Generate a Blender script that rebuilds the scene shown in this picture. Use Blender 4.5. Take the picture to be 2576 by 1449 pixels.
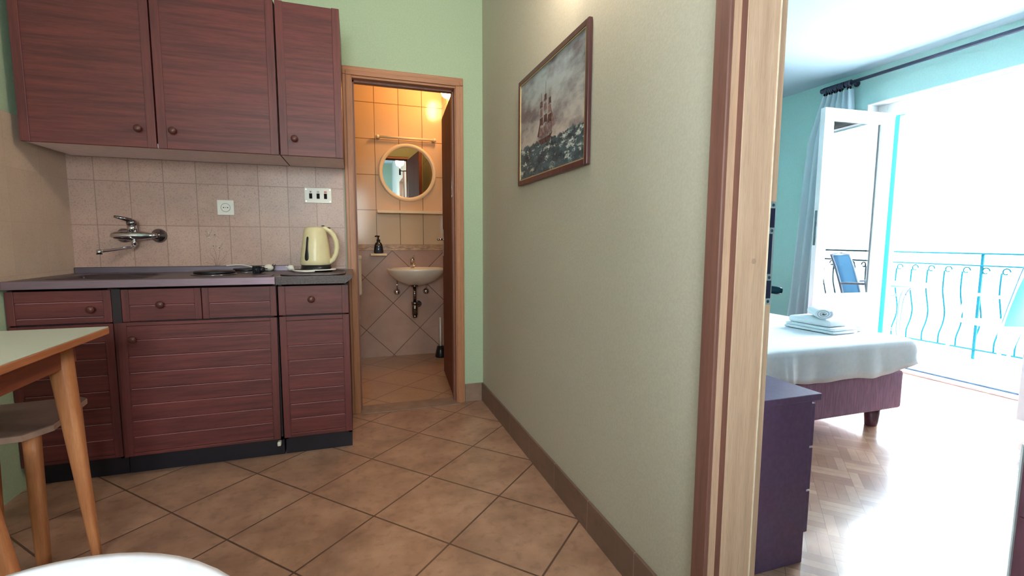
import bpy, bmesh, math, random
from mathutils import Vector, Matrix
random.seed(4)
for o in list(bpy.data.objects): bpy.data.objects.remove(o)
S = bpy.context.scene
C = S.collection
PI = math.pi

# ------------------------------------------------------------------ camera
def look(yaw, pit, rol):
    yaw, pit, rol = map(math.radians, (yaw, pit, rol))
    f = Vector((math.sin(yaw)*math.cos(pit), math.cos(yaw)*math.cos(pit), math.sin(pit)))
    r0 = Vector((math.cos(yaw), -math.sin(yaw), 0)); u0 = r0.cross(f)
    r = math.cos(rol)*r0 + math.sin(rol)*u0; u = -math.sin(rol)*r0 + math.cos(rol)*u0
    return Matrix((r, u, -f)).transposed()
cd = bpy.data.cameras.new('camera'); cam = bpy.data.objects.new('camera', cd); C.objects.link(cam)
cd.sensor_width = 36; cd.lens = 1191.2/2576*36; cd.clip_start = .02; cd.clip_end = 200
cam.matrix_world = Matrix.Translation((0, 0, 1.05)) @ look(18.376, -5.751, .244).to_4x4()
S.camera = cam

# ------------------------------------------------------------------ light
W = bpy.data.worlds.new('sky'); S.world = W; W.use_nodes = True
wn = W.node_tree; wn.nodes.clear()
wo = wn.nodes.new('ShaderNodeOutputWorld'); bg = wn.nodes.new('ShaderNodeBackground')
tc = wn.nodes.new('ShaderNodeTexCoord'); sx = wn.nodes.new('ShaderNodeSeparateXYZ')
rp = wn.nodes.new('ShaderNodeMapRange'); mx = wn.nodes.new('ShaderNodeMix'); mx.data_type = 'RGBA'
wn.links.new(tc.outputs['Generated'], sx.inputs[0]); wn.links.new(sx.outputs['Y'], rp.inputs[0])
rp.inputs[1].default_value = -.6; rp.inputs[2].default_value = .2
wn.links.new(rp.outputs[0], mx.inputs[0])
mx.inputs[6].default_value = (1, .93, .86, 1)      # hazy bright side of the sky
mx.inputs[7].default_value = (.50, .735, 1, 1)      # blue side
wn.links.new(mx.outputs[2], bg.inputs[0]); bg.inputs[1].default_value = 9
wn.links.new(bg.outputs[0], wo.inputs[0])
def light(name, kind, loc, rot, energy, color=(1, 1, 1), **k):
    d = bpy.data.lights.new(name, kind); d.energy = energy; d.color = color
    for a, v in k.items():
        if a == 'portal': d.cycles.is_portal = True
        else: setattr(d, a, v)
    o = bpy.data.objects.new(name, d); C.objects.link(o); o.location = loc; o.rotation_euler = rot
    return o
sun = light('sun', 'SUN', (0, 0, 9), (0, 0, 0), 9, (1, .96, .9), angle=math.radians(.6))
sun.rotation_euler = Vector((.12, -.6, -.8)).to_track_quat('-Z', 'Y').to_euler()
light('balcony_daylight', 'AREA', (4.42, 2.18, 1.05), (0, PI/2, 0), 1, shape='RECTANGLE', size=2.1, size_y=1.4, portal=1)
light('unseen_window_daylight', 'AREA', (-.35, -1.72, 1.5), (-PI/2, 0, PI), 1, shape='RECTANGLE', size=1.3, size_y=1.2, portal=1)  # sky portal at the added window behind the camera
light('unseen_side_window_daylight', 'AREA', (-1.46, -.65, 1.5), (0, -PI/2, 0), 1, shape='RECTANGLE', size=1.2, size_y=1.0, portal=1)  # sky portal at the added left window
vs = S.view_settings; vs.view_transform = 'Standard'; vs.look = 'None'; vs.exposure = 2.0; vs.gamma = 1; vs.use_curve_mapping = False

# ------------------------------------------------------------------ materials
def lin(c):
    return tuple(((x/255)/12.92 if x/255 <= .04045 else ((x/255+.055)/1.055)**2.4) for x in c) + (1,)
class NT:
    def __init__(s, name):
        s.m = bpy.data.materials.new(name); s.m.use_nodes = True; s.t = s.m.node_tree; s.t.nodes.clear()
        s.o = s.n('ShaderNodeOutputMaterial'); s.p = s.n('ShaderNodeBsdfPrincipled'); s.l(s.p.outputs[0], s.o.inputs[0])
        s.tc = s.n('ShaderNodeTexCoord')
    def n(s, k, **a):
        x = s.t.nodes.new(k)
        for q, v in a.items(): setattr(x, q, v)
        return x
    def l(s, a, b): s.t.links.new(a, b)
    def math(s, op, a, b=None, clamp=False):
        x = s.n('ShaderNodeMath', operation=op, use_clamp=clamp)
        for i, v in enumerate((a, b)):
            if v is None: continue
            if isinstance(v, (int, float)): x.inputs[i].default_value = v
            else: s.l(v, x.inputs[i])
        return x.outputs[0]
    def mix(s, f, a, b, blend='MIX'):
        x = s.n('ShaderNodeMix', data_type='RGBA', blend_type=blend)
        for i, v in ((0, f), (6, a), (7, b)):
            if isinstance(v, (int, float, tuple)): x.inputs[i].default_value = v
            else: s.l(v, x.inputs[i])
        return x.outputs[2]
    def noise(s, scale, stretch=(1, 1, 1), detail=4, vec=None, rough=.55):
        mp = s.n('ShaderNodeMapping'); mp.inputs['Scale'].default_value = stretch
        s.l(vec or s.tc.outputs['Object'], mp.inputs[0])
        x = s.n('ShaderNodeTexNoise'); x.inputs['Scale'].default_value = scale; x.inputs['Detail'].default_value = detail
        x.inputs['Roughness'].default_value = rough
        s.l(mp.outputs[0], x.inputs['Vector']); return x.outputs['Fac']
    def ramp(s, f, a, b, lo=0., hi=1.):
        x = s.n('ShaderNodeMapRange'); s.l(f, x.inputs[0]); x.inputs[1].default_value = lo; x.inputs[2].default_value = hi
        x.inputs[3].default_value = a; x.inputs[4].default_value = b; return x.outputs[0]
    def bump(s, h, strength=.2, dist=.002):
        x = s.n('ShaderNodeBump'); x.inputs['Strength'].default_value = strength; x.inputs['Distance'].default_value = dist
        s.l(h, x.inputs['Height']); s.l(x.outputs[0], s.p.inputs['Normal'])
    def plane(s, ax):
        sp = s.n('ShaderNodeSeparateXYZ'); s.l(s.tc.outputs['Object'], sp.inputs[0]); cb = s.n('ShaderNodeCombineXYZ')
        s.l(sp.outputs[ax[0]], cb.inputs[0]); s.l(sp.outputs[ax[1]], cb.inputs[1]); return cb.outputs[0]
def plain(name, rgb, rough=.5, metal=0., amt=.06, ns=30, st=(1, 1, 1), bump=0., coat=0., spec=.5, sheen=0., dist=.002):
    t = NT(name); c = lin(rgb); f = t.noise(ns, st)
    a = tuple(min(1, x*(1-amt*2)) for x in c[:3]) + (1,); b = tuple(min(1, x*(1+amt*2)) for x in c[:3]) + (1,)
    t.l(t.mix(t.ramp(f, 0, 1, .3, .7), a, b), t.p.inputs['Base Color'])
    t.p.inputs['Roughness'].default_value = rough; t.p.inputs['Metallic'].default_value = metal
    t.p.inputs['Coat Weight'].default_value = coat; t.p.inputs['Specular IOR Level'].default_value = spec
    t.p.inputs['Sheen Weight'].default_value = sheen
    if bump: t.bump(f, bump, dist)
    return t.m
def wood(name, c0, c1, ax='X', rough=.45, scale=3., bump=.1, coat=0., spec=.5):
    t = NT(name); st = {'X': (1, 18, 18), 'Y': (18, 1, 18), 'Z': (18, 18, 1)}[ax]
    f = t.noise(scale, st, 6, rough=.65); g = t.noise(scale*9, st, 3)
    col = t.mix(t.ramp(f, 0, 1, .32, .68), lin(c0), lin(c1))
    col = t.mix(t.ramp(g, 0, .35, .45, .75), col, tuple(x*.55 for x in lin(c0)[:3]) + (1,))
    t.l(col, t.p.inputs['Base Color']); t.p.inputs['Roughness'].default_value = rough
    t.p.inputs['Coat Weight'].default_value = coat; t.p.inputs['Specular IOR Level'].default_value = spec
    t.bump(g, bump, .001); return t.m
def tiles(name, c0, c1, grout, w, h, org, rot=0, ax='XY', rough=.4, mortar=.004, speck=.12, ns=60, blotch=.5, bscale=5, bump=.4):
    t = NT(name); v = t.plane(ax); mp = t.n('ShaderNodeMapping', vector_type='TEXTURE')
    mp.inputs['Location'].default_value = (org[0], org[1], 0); mp.inputs['Rotation'].default_value = (0, 0, rot); t.l(v, mp.inputs[0])
    b = t.n('ShaderNodeTexBrick'); b.offset = 0; b.squash = 1; t.l(mp.outputs[0], b.inputs['Vector'])
    b.inputs['Scale'].default_value = 1; b.inputs['Brick Width'].default_value = w; b.inputs['Row Height'].default_value = h
    b.inputs['Mortar Size'].default_value = mortar; b.inputs['Mortar Smooth'].default_value = .3; b.inputs['Bias'].default_value = 0
    b.inputs['Color1'].default_value = (0, 0, 0, 1); b.inputs['Color2'].default_value = (1, 1, 1, 1)
    f = t.noise(bscale, (1, 1, 1), 7, rough=.6); s = t.noise(ns, (1, 1, 1), 3)
    k = t.math('ADD', t.math('MULTIPLY', t.ramp(f, 0, 1, .33, .67), blotch), t.math('MULTIPLY', b.outputs['Color'], (1-blotch)*.5), True)
    col = t.mix(k, lin(c0), lin(c1))
    col = t.mix(t.ramp(s, 0, speck*2.5, .52, .72), col, tuple(x*.35 for x in lin(c0)[:3]) + (1,))
    col = t.mix(b.outputs['Fac'], col, lin(grout))
    t.l(col, t.p.inputs['Base Color']); t.p.inputs['Roughness'].default_value = rough
    t.bump(t.math('SUBTRACT', 1, b.outputs['Fac']), bump, .0015); return t.m
def glow(name, rgb, power):
    t = NT(name); f = t.noise(8); e = t.n('ShaderNodeEmission'); e.inputs[1].default_value = power
    t.l(t.mix(t.ramp(f, 0, .1), lin(rgb), (1, 1, 1, 1)), e.inputs[0]); t.l(e.outputs[0], t.o.inputs[0]); return t.m
def glass(name, tint=(235, 245, 248)):
    t = NT(name); tr = t.n('ShaderNodeBsdfTransparent'); tr.inputs[0].default_value = lin(tint)
    g = t.n('ShaderNodeBsdfGlossy'); g.inputs['Roughness'].default_value = .02; fr = t.n('ShaderNodeFresnel'); fr.inputs[0].default_value = 1.7
    m = t.n('ShaderNodeMixShader'); t.l(fr.outputs[0], m.inputs[0]); t.l(tr.outputs[0], m.inputs[1]); t.l(g.outputs[0], m.inputs[2])
    t.l(m.outputs[0], t.o.inputs[0]); return t.m

m = {}
m['paint'] = plain('green_paint', (178, 197, 168), .85, amt=.03, ns=140, bump=.25)
m['paint_side'] = plain('cream_green_paint', (198, 190, 174), .8, amt=.03, ns=140, bump=.35)
m['paint_mint'] = plain('mint_paint', (184, 222, 216), .85, amt=.02, ns=90, bump=.1)
m['white_paint'] = plain('white_paint', (236, 238, 236), .8, amt=.01, ns=60)
m['ceiling'] = plain('ceiling_paint', (232, 238, 240), .9, amt=.01, ns=60)
m['gloss_white'] = plain('gloss_white', (240, 240, 240), .3, amt=.01)
m['floor'] = tiles('floor_tiles', (150, 112, 94), (204, 160, 136), (104, 74, 64), .3507, .3507, (-.2002, 2.0419), math.radians(43.85), rough=.33, speck=.12, ns=25, blotch=.75)
m['bath_floor'] = tiles('bath_floor_tiles', (172, 132, 104), (196, 156, 124), (120, 86, 66), .326, .326, (.322, 3.858), PI/4, rough=.3, ns=40)
m['splash'] = tiles('splash_tiles', (174, 140, 130), (202, 168, 154), (148, 118, 108), .147, .222, (-.05, 1.118), 0, 'XZ', rough=.35, mortar=.0022, speck=.2, ns=170, bump=.3)
m['splash_side'] = tiles('splash_side_tiles', (198, 172, 154), (216, 192, 172), (196, 168, 150), .222, .222, (2.95, 1.118), 0, 'YZ', rough=.4, mortar=.0016, speck=.1, ns=170, bump=.2)
m['bath_up'] = tiles('bath_wall_tiles', (222, 188, 152), (230, 198, 164), (120, 92, 60), .203, .303, (.191, 1.005), 0, 'XZ', rough=.14, mortar=.0028, speck=.02, blotch=.3)
m['bath_low'] = tiles('bath_diagonal_tiles', (172, 138, 126), (198, 162, 148), (112, 82, 74), .333, .333, (.318, .954), PI/4, 'XZ', rough=.22, mortar=.0032, speck=.05, ns=40)
m['bath_side'] = tiles('bath_side_tiles', (206, 178, 144), (216, 188, 156), (130, 100, 70), .203, .303, (4.35, 1.005), 0, 'YZ', rough=.2, mortar=.0028, speck=.02)
m['base_tile'] = tiles('baseboard_tiles', (118, 92, 82), (142, 112, 98), (165, 140, 125), .30, .5, (2.95, -.1), 0, 'YZ', rough=.4, mortar=.002, speck=.1, ns=30)
m['base_tile_back'] = plain('baseboard_tile', (150, 122, 106), .4, amt=.1, ns=12)
m['cab'] = wood('red_brown_oak', (84, 40, 42), (122, 58, 56), 'X', .45, 3., .1, 0)
m['cab_v'] = wood('red_brown_oak_stile', (88, 42, 44), (118, 56, 54), 'Z', .45, 3., .1, 0)
m['cab_dark'] = plain('dark_carcass', (38, 26, 32), .6)
m['groove_highlight'] = plain('painted_groove_highlight', (196, 146, 152), .4)  # highlight colour for the board edges
m['plinth'] = plain('dark_plinth', (30, 25, 38), .5)
m['under'] = plain('pale_laminate', (248, 230, 234), .55, amt=.03)
m['knob'] = wood('knob_wood', (76, 38, 34), (104, 54, 46), 'Z', .35)
m['steel'] = plain('brushed_steel', (112, 102, 112), .38, 1., .06, 12, (1, 14, 14), .03)
m['steel_edge'] = plain('steel_lip', (142, 120, 132), .42, .85, .05, 12, (1, 14, 14))
m['chrome'] = plain('chrome', (205, 205, 210), .08, 1., .02)
m['darkchrome'] = plain('dull_chrome', (140, 138, 144), .15, 1., .05)
m['worktop'] = plain('dark_laminate', (74, 58, 60), .28, 0, .25, 160)
m['iron'] = plain('cast_iron', (28, 24, 32), .4, .2)
m['black'] = plain('black_plastic', (24, 24, 30), .3, 0, .1)
m['cream'] = plain('cream_plastic', (232, 218, 176), .3, 0, .015)
m['white'] = plain('white_plastic', (236, 232, 224), .35, 0, .015)
m['grey'] = plain('grey_line', (120, 116, 112), .5)
m['red'] = plain('red_marker', (226, 150, 146), .5)
m['beech'] = wood('orange_beech', (190, 120, 78), (214, 146, 100), 'Z', .4)
m['beech_x'] = wood('beech_edge', (176, 104, 68), (204, 132, 90), 'Y', .4)
m['apron'] = wood('table_apron', (138, 74, 54), (160, 90, 66), 'Y', .5)
m['laminate'] = plain('pale_green_laminate', (204, 208, 194), .35, 0, .02, 200)
m['seat'] = plain('stool_seat', (120, 96, 92), .5, 0, .1, 12)
m['oak'] = wood('pale_oak_jamb', (200, 160, 134), (222, 184, 158), 'Z', .42, 2.6, .1)
m['oak_dark'] = wood('brown_casing', (122, 80, 72), (142, 96, 84), 'Z', .45, 2.4)
m['door_frame'] = wood('orange_brown_frame', (168, 112, 80), (192, 134, 98), 'Z', .42, 2.4)
m['door_frame_x'] = wood('orange_brown_head', (168, 112, 80), (192, 134, 98), 'X', .42, 2.4)
m['door_leaf'] = wood('brown_door_leaf', (104, 62, 48), (128, 80, 62), 'Z', .75, 1.6, spec=.25)
m['frame_wood'] = wood('picture_frame', (84, 48, 50), (104, 62, 62), 'Z', .35)
m['gold'] = plain('gilt_line', (196, 176, 130), .4, .4)
m['ceramic'] = plain('ceramic', (236, 228, 214), .08, 0, .01, coat=.6)
m['ivory'] = plain('ivory_plastic', (236, 214, 178), .25, 0, .01)
m['soap'] = plain('blue_grey_soap', (80, 98, 124), .2)
m['globe'] = glow('lit_opal_globe', (255, 188, 112), 20)
m['shade'] = glow('lit_opal_shade', (255, 236, 210), 28)
m['blackmetal'] = plain('black_metal', (20, 22, 24), .4, .6)
m['mirror'] = plain('mirror_glass', (238, 240, 240), .01, 1., .0)
m['parquet'] = None
m['chest'] = plain('black_brown_foil', (108, 78, 112), .4, 0, .06, 60)
m['bedbase'] = plain('plum_brown_fabric', (166, 120, 146), .8, 0, .12, 120, (1, 1, .1), .3)
m['bedleg'] = wood('bed_leg_wood', (92, 60, 72), (110, 72, 84), 'Z', .3)
m['sheet'] = plain('white_sheet', (246, 244, 248), .8, 0, .015, 40, bump=.1)
m['mattress'] = plain('mattress_fabric', (222, 206, 212), .8)
m['towel'] = plain('white_towel', (238, 240, 244), .95, 0, .03, 260, bump=.6, sheen=.3)
m['rod'] = plain('grey_metal_rod', (74, 76, 96), .4, .3)
m['teal'] = plain('teal_paint', (0, 150, 150), .4)
m['rail'] = plain('teal_iron', (8, 66, 76), .8, .0, spec=.1)
m['greymetal'] = plain('grey_painted_metal', (120, 128, 140), .4, .3)
m['sling'] = plain('blue_mesh', (70, 130, 165), .7, 0, .1, 300, bump=.3)
m['facade'] = plain('white_render', (245, 244, 240), .9, 0, .01, 30)
m['balc'] = plain('pale_balcony_tile', (225, 222, 215), .6, 0, .02)
m['pane'] = glass('window_glass')
m['clear'] = glass('bottle_plastic', (225, 232, 235))
m['slate'] = plain('dark_slots', (24, 22, 56), .6)
m['hole'] = plain('screw_cap', (186, 150, 128), .45)

def parquet():
    t = NT('mosaic_parquet'); mp = t.n('ShaderNodeMapping', vector_type='TEXTURE')
    mp.inputs['Rotation'].default_value = (0, 0, math.radians(45)); t.l(t.tc.outputs['Object'], mp.inputs[0])
    sp = t.n('ShaderNodeSeparateXYZ'); t.l(mp.outputs[0], sp.inputs[0]); c = .15
    u = t.math('DIVIDE', sp.outputs[0], c); v = t.math('DIVIDE', sp.outputs[1], c)
    iu = t.math('FLOOR', u); iv = t.math('FLOOR', v); par = t.math('PINGPONG', t.math('ADD', iu, iv), 1)
    fu = t.math('FRACT', u); fv = t.math('FRACT', v)
    def sel(a, b): return t.math('ADD', t.math('MULTIPLY', a, par), t.math('MULTIPLY', b, t.math('SUBTRACT', 1, par)))
    s = t.math('MULTIPLY', sel(fu, fv), 4); k = t.math('FLOOR', s); fs = t.math('FRACT', s)
    cb = t.n('ShaderNodeCombineXYZ'); t.l(iu, cb.inputs[0]); t.l(iv, cb.inputs[1]); t.l(k, cb.inputs[2])
    w = t.n('ShaderNodeTexWhiteNoise'); t.l(cb.outputs[0], w.inputs[0])
    edge = t.math('MINIMUM', t.math('MULTIPLY', t.math('MINIMUM', fs, t.math('SUBTRACT', 1, fs)), c/4),
                  t.math('MULTIPLY', t.math('MINIMUM', t.math('MINIMUM', fu, t.math('SUBTRACT', 1, fu)), t.math('MINIMUM', fv, t.math('SUBTRACT', 1, fv))), c))
    gap = t.math('LESS_THAN', edge, .0007)
    n1 = t.noise(9, (1, 1, 1), 5)
    col = t.mix(t.ramp(w.outputs[0], 0, 1), lin((184, 134, 106)), lin((228, 180, 146)))
    col = t.mix(t.ramp(n1, 0, .4, .35, .7), col, lin((138, 98, 76)))
    col = t.mix(gap, col, lin((134, 98, 80)))
    t.l(col, t.p.inputs['Base Color']); t.p.inputs['Roughness'].default_value = .3
    t.p.inputs['Coat Weight'].default_value = 1; t.p.inputs['Coat Roughness'].default_value = .12; t.p.inputs['Coat IOR'].default_value = 1.7
    return t.m
m['parquet'] = parquet()
def canvas():
    t = NT('stormy_sea_canvas'); sp = t.n('ShaderNodeSeparateXYZ'); t.l(t.tc.outputs['Object'], sp.inputs[0])
    z = sp.outputs[2]; y = sp.outputs[1]
    cl = t.noise(4.5, (1, 1.1, 2.4), 7, rough=.6); cl2 = t.noise(14, (1, 1, 2.2), 5)
    sky = t.mix(t.ramp(z, 0, 1, -.08, .16), lin((206, 192, 186)), lin((172, 184, 192)))
    sky = t.mix(t.ramp(cl, 0, .95, .42, .62), sky, lin((112, 100, 110)))
    sky = t.mix(t.ramp(cl2, 0, .45, .5, .75), sky, lin((146, 132, 138)))
    wv = t.noise(13, (1, .8, 1.7), 9, rough=.75); w2 = t.noise(22, (1, .7, 1.6), 8, rough=.78)
    sea = t.mix(t.ramp(wv, 0, 1, .36, .62), lin((8, 26, 46)), lin((84, 112, 124)))
    sea = t.mix(t.ramp(w2, 0, 1, .53, .60), sea, lin((214, 222, 218)))
    edge = t.math('ADD', t.math('MULTIPLY', t.noise(14, (1, 1, .01), 5, rough=.7), .07), t.math('MULTIPLY', y, .035))
    msk = t.ramp(t.math('SUBTRACT', z, t.math('SUBTRACT', edge, .115)), 0, 1, -.002, .002)
    t.l(t.mix(msk, sea, sky), t.p.inputs['Base Color']); t.p.inputs['Roughness'].default_value = .5
    t.bump(wv, .3, .001); return t.m
m['canvas'] = canvas()
m['ship'] = plain('ship_brown', (96, 66, 66), .6, 0, .3, 60)
m['ship_pale'] = plain('ship_grey', (138, 112, 112), .6, 0, .25, 60)
def cloth():
    t = NT('sheer_curtain'); f = t.noise(60, (1, 1, .1)); t.l(t.mix(f, lin((214, 232, 240)), lin((240, 246, 250))), t.p.inputs['Base Color'])
    tl = t.n('ShaderNodeBsdfTranslucent'); tl.inputs[0].default_value = lin((225, 238, 244)); ms = t.n('ShaderNodeMixShader'); ms.inputs[0].default_value = .4
    t.p.inputs['Roughness'].default_value = .9
    t.l(t.p.outputs[0], ms.inputs[1]); t.l(tl.outputs[0], ms.inputs[2]); t.l(ms.outputs[0], t.o.inputs[0]); return t.m
m['curtain'] = cloth()

# ------------------------------------------------------------------ mesh helpers
WM = {}
def wm(o): return WM.get(o.name, Matrix.Identity(4)) if o else Matrix.Identity(4)
class B:
    """collects shapes in WORLD coordinates; build() links them as one mesh object"""
    def __init__(s): s.b = bmesh.new(); s.mi = 0
    def _done(s, vs, smooth=False, M=None):
        fs = {f for v in vs for f in v.link_faces}
        for f in fs: f.material_index = s.mi; f.smooth = smooth
        if M is not None: bmesh.ops.transform(s.b, matrix=M, verts=list(vs))
        return s
    def box(s, x0, x1, y0, y1, z0, z1, bev=0, seg=2, M=None):
        r = bmesh.ops.create_cube(s.b, size=1)['verts']
        for v in r: v.co = Vector(((x0+x1)/2+v.co.x*(x1-x0), (y0+y1)/2+v.co.y*(y1-y0), (z0+z1)/2+v.co.z*(z1-z0)))
        if bev:
            es = list({e for v in r for e in v.link_edges})
            q = bmesh.ops.bevel(s.b, geom=es, offset=bev, segments=seg, affect='EDGES', profile=.5)
            r = list({v for f in q['faces'] for v in f.verts} | {v for v in r if v.is_valid})
        return s._done(r, False, M)
    def cyl(s, a, b, r0, r1=None, seg=20, smooth=True, caps=True, M=None):
        a, b = Vector(a), Vector(b); r1 = r0 if r1 is None else r1; d = (b-a); L = d.length
        r = bmesh.ops.create_cone(s.b, cap_ends=caps, segments=seg, radius1=r0, radius2=r1, depth=L)['verts']
        T = Matrix.Translation((a+b)/2) @ d.to_track_quat('Z', 'Y').to_matrix().to_4x4()
        bmesh.ops.transform(s.b, matrix=T, verts=r); s._done(r, smooth, M)
        for f in {f for v in r for f in v.link_faces}:
            if len(f.verts) > 4: f.smooth = False
        return s
    def ball(s, c, r, sc=(1, 1, 1), seg=20, M=None):
        q = bmesh.ops.create_uvsphere(s.b, u_segments=seg, v_segments=seg//2+2, radius=r)['verts']
        for v in q: v.co = Vector(c) + Vector((v.co.x*sc[0], v.co.y*sc[1], v.co.z*sc[2]))
        return s._done(q, True, M)
    def rings(s, rings, cap0=True, cap1=True, smooth=True, closed=True, M=None):
        vs = [[s.b.verts.new(p) for p in r] for r in rings]; n = len(vs[0])
        for i in range(len(vs)-1):
            for j in range(n if closed else n-1):
                s.b.faces.new((vs[i][j], vs[i][(j+1) % n], vs[i+1][(j+1) % n], vs[i+1][j]))
        if cap0: s.b.faces.new(vs[0][::-1])
        if cap1: s.b.faces.new(vs[-1])
        s._done([v for r in vs for v in r], smooth, M)
        return s
    def lathe(s, prof, c=(0, 0, 0), axis='Z', seg=28, sx=1, sy=1, **k):
        R = []
        for r, h in prof:
            row = []
            for i in range(seg):
                a = 2*PI*i/seg; p = (r*math.cos(a)*sx, r*math.sin(a)*sy, h)
                if axis == 'Y': p = (p[0], -p[2], p[1])       # height runs towards -Y
                if axis == 'X': p = (p[2], p[0], p[1])
                if axis == '-X': p = (-p[2], p[0], p[1])
                row.append(Vector(c)+Vector(p))
            R.append(row)
        return s.rings(R, **k)
    def tube(s, pts, r, seg=8, M=None, rad=None):
        pts = [Vector(p) for p in pts]; R = []; up = None
        for i, p in enumerate(pts):
            d = (pts[min(i+1, len(pts)-1)]-pts[max(i-1, 0)]).normalized()
            if up is None: up = Vector((0, 0, 1)) if abs(d.z) < .9 else Vector((1, 0, 0))
            n = d.cross(up).normalized(); w = n.cross(d).normalized(); up = w
            q = rad[i] if rad else r
            R.append([p+n*math.cos(2*PI*k/seg)*q+w*math.sin(2*PI*k/seg)*q for k in range(seg)])
        return s.rings(R, M=M)
    def prism(s, poly, ax, a, b, smooth=False, M=None):
        """poly: 2D points in the plane normal to axis ax, extruded from a to b"""
        def P(p, h): return {'X': (h, p[0], p[1]), 'Y': (p[0], h, p[1]), 'Z': (p[0], p[1], h)}[ax]
        return s.rings([[Vector(P(p, a)) for p in poly], [Vector(P(p, b)) for p in poly]], smooth=smooth, M=M)
    def quad(s, *pts, M=None):
        vs = [s.b.verts.new(p) for p in pts]; s.b.faces.new(vs); return s._done(vs, False, M)
    def build(s, name, mat, parent=None, M=None, origin=None):
        mats = mat if isinstance(mat, (list, tuple)) else [mat]
        if M is not None: bmesh.ops.transform(s.b, matrix=M, verts=s.b.verts)
        bmesh.ops.recalc_face_normals(s.b, faces=s.b.faces)
        me = bpy.data.meshes.new(name)
        if parent is None and origin: bmesh.ops.translate(s.b, vec=-Vector(origin), verts=s.b.verts)
        if parent is not None: bmesh.ops.transform(s.b, matrix=wm(parent).inverted(), verts=s.b.verts)
        s.b.to_mesh(me); s.b.free()
        for q in mats: me.materials.append(q)
        o = bpy.data.objects.new(name, me); C.objects.link(o)
        if parent is not None: o.parent = parent; WM[o.name] = wm(parent)
        elif origin: o.location = origin; WM[o.name] = Matrix.Translation(origin)
        return o
def thing(name, label, cat, loc=(0, 0, 0), group=None):
    o = bpy.data.objects.new(name, None); C.objects.link(o); o.location = loc; o.empty_display_size = .05
    WM[o.name] = Matrix.Translation(loc); o['label'] = label; o['category'] = cat
    if group: o['group'] = group
    return o
def tag(o, label, cat, group=None):
    o['label'] = label; o['category'] = cat
    if group: o['group'] = group
    return o
def struct(o): o['kind'] = 'structure'; return o
def rotz(deg, c): return Matrix.Translation(c) @ Matrix.Rotation(math.radians(deg), 4, 'Z') @ Matrix.Translation(-Vector(c))
def arc(c, r, a0, a1, n, plane='XZ'):
    out = []
    for i in range(n+1):
        a = math.radians(a0+(a1-a0)*i/n); u, v = r*math.cos(a), r*math.sin(a)
        out.append(Vector(c)+Vector({'XZ': (u, 0, v), 'XY': (u, v, 0), 'YZ': (0, u, v)}[plane]))
    return out

# ------------------------------------------------------------------ the setting
XL, XR, XB = -1.34, .781, .900        # left wall, right wall (kitchen face / bedroom face)
YB, YF = 2.951, -1.6                  # back wall, wall behind the camera
YT = 4.35                             # far bathroom wall
XW = 4.12                             # balcony wall
struct(B().box(XL-.1, XR+.07, YF-.1, YB+.06, -.1, 0).build('floor', m['floor']))
struct(B().box(-.9, XR+.07, YB+.06, YT+.1, -.1, 0).build('floor', m['bath_floor']))
struct(B().box(XR+.07, 4.22, -1.4, 4.3, -.1, 0).build('floor', m['parquet']))
struct(B().box(.01, .62, YB-.05, YB+.1, 0, .006, .002).build('trim_1', m['base_tile_back']))   # stone strip under the bathroom door
struct(B().box(XL-.1, XR, YF-.1, YT+.1, 2.62, 2.72).build('ceiling', m['ceiling']))
struct(B().box(XB, 4.45, -1.4, 4.3, 2.48, 2.72).build('ceiling', plain('bedroom_ceiling_paint', (182, 200, 212), .9, amt=.01, ns=60)))
ly0, ly1 = -1.15, -.15
struct(B().box(XL-.1, XL, ly1, YB+.1, 0, 2.62).box(XL-.1, XL, YF-.1, ly0, 0, 2.62).box(XL-.1, XL, ly0, ly1, 0, .9).box(XL-.1, XL, ly0, ly1, 2.1, 2.62).build('wall_left', m['paint']))
w2_ = struct(B().box(XL-.08, XL-.03, ly0, ly0+.05, .9, 2.1).box(XL-.08, XL-.03, ly1-.05, ly1, .9, 2.1).box(XL-.08, XL-.03, ly0, ly1, .9, .95).box(XL-.08, XL-.03, ly0, ly1, 2.05, 2.1).build('unseen_window_2', m['gloss_white']))  # unseen side window, added for cool light on the right wall
B().box(XL-.06, XL-.055, ly0+.04, ly1-.04, .94, 2.06).build('unseen_window_pane', m['pane'], w2_)
bw = B().box(XL, .0, YB, YB+.1, 0, 2.62).box(.615, XR, YB, YB+.1, 0, 2.62).box(0, .615, YB, YB+.1, 1.99, 2.62)
struct(bw.build('wall_back', m['paint']))
rw = B().box(XR, XB, .885, YT+.1, 0, 2.62).box(XR, XB, YF, .03, 0, 2.62).box(XR, XB, .03, .885, 2.08, 2.62)
struct(rw.build('wall_right', m['paint_side']))
# wall behind the camera, with an unseen window added to light the kitchen
wx0, wx1, wz0, wz1 = -.9, .2, 1.0, 2.1
fw = B().box(XL-.1, wx0, YF-.12, YF, 0, 2.62).box(wx1, XB, YF-.12, YF, 0, 2.62).box(wx0, wx1, YF-.12, YF, 0, wz0).box(wx0, wx1, YF-.12, YF, wz1, 2.62)
struct(fw.build('wall_front', m['paint']))
wf = struct(B().box(wx0, wx0+.06, YF-.1, YF-.04, wz0, wz1).box(wx1-.06, wx1, YF-.1, YF-.04, wz0, wz1).box(wx0, wx1, YF-.1, YF-.04, wz0, wz0+.06)
            .box(wx0, wx1, YF-.1, YF-.04, wz1-.06, wz1).box(-.38, -.32, YF-.1, YF-.04, wz0, wz1).build('unseen_window_1', m['gloss_white']))
B().box(wx0+.05, wx1-.05, YF-.08, YF-.075, wz0+.05, wz1-.05).build('unseen_window_pane', m['pane'], wf)
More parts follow.
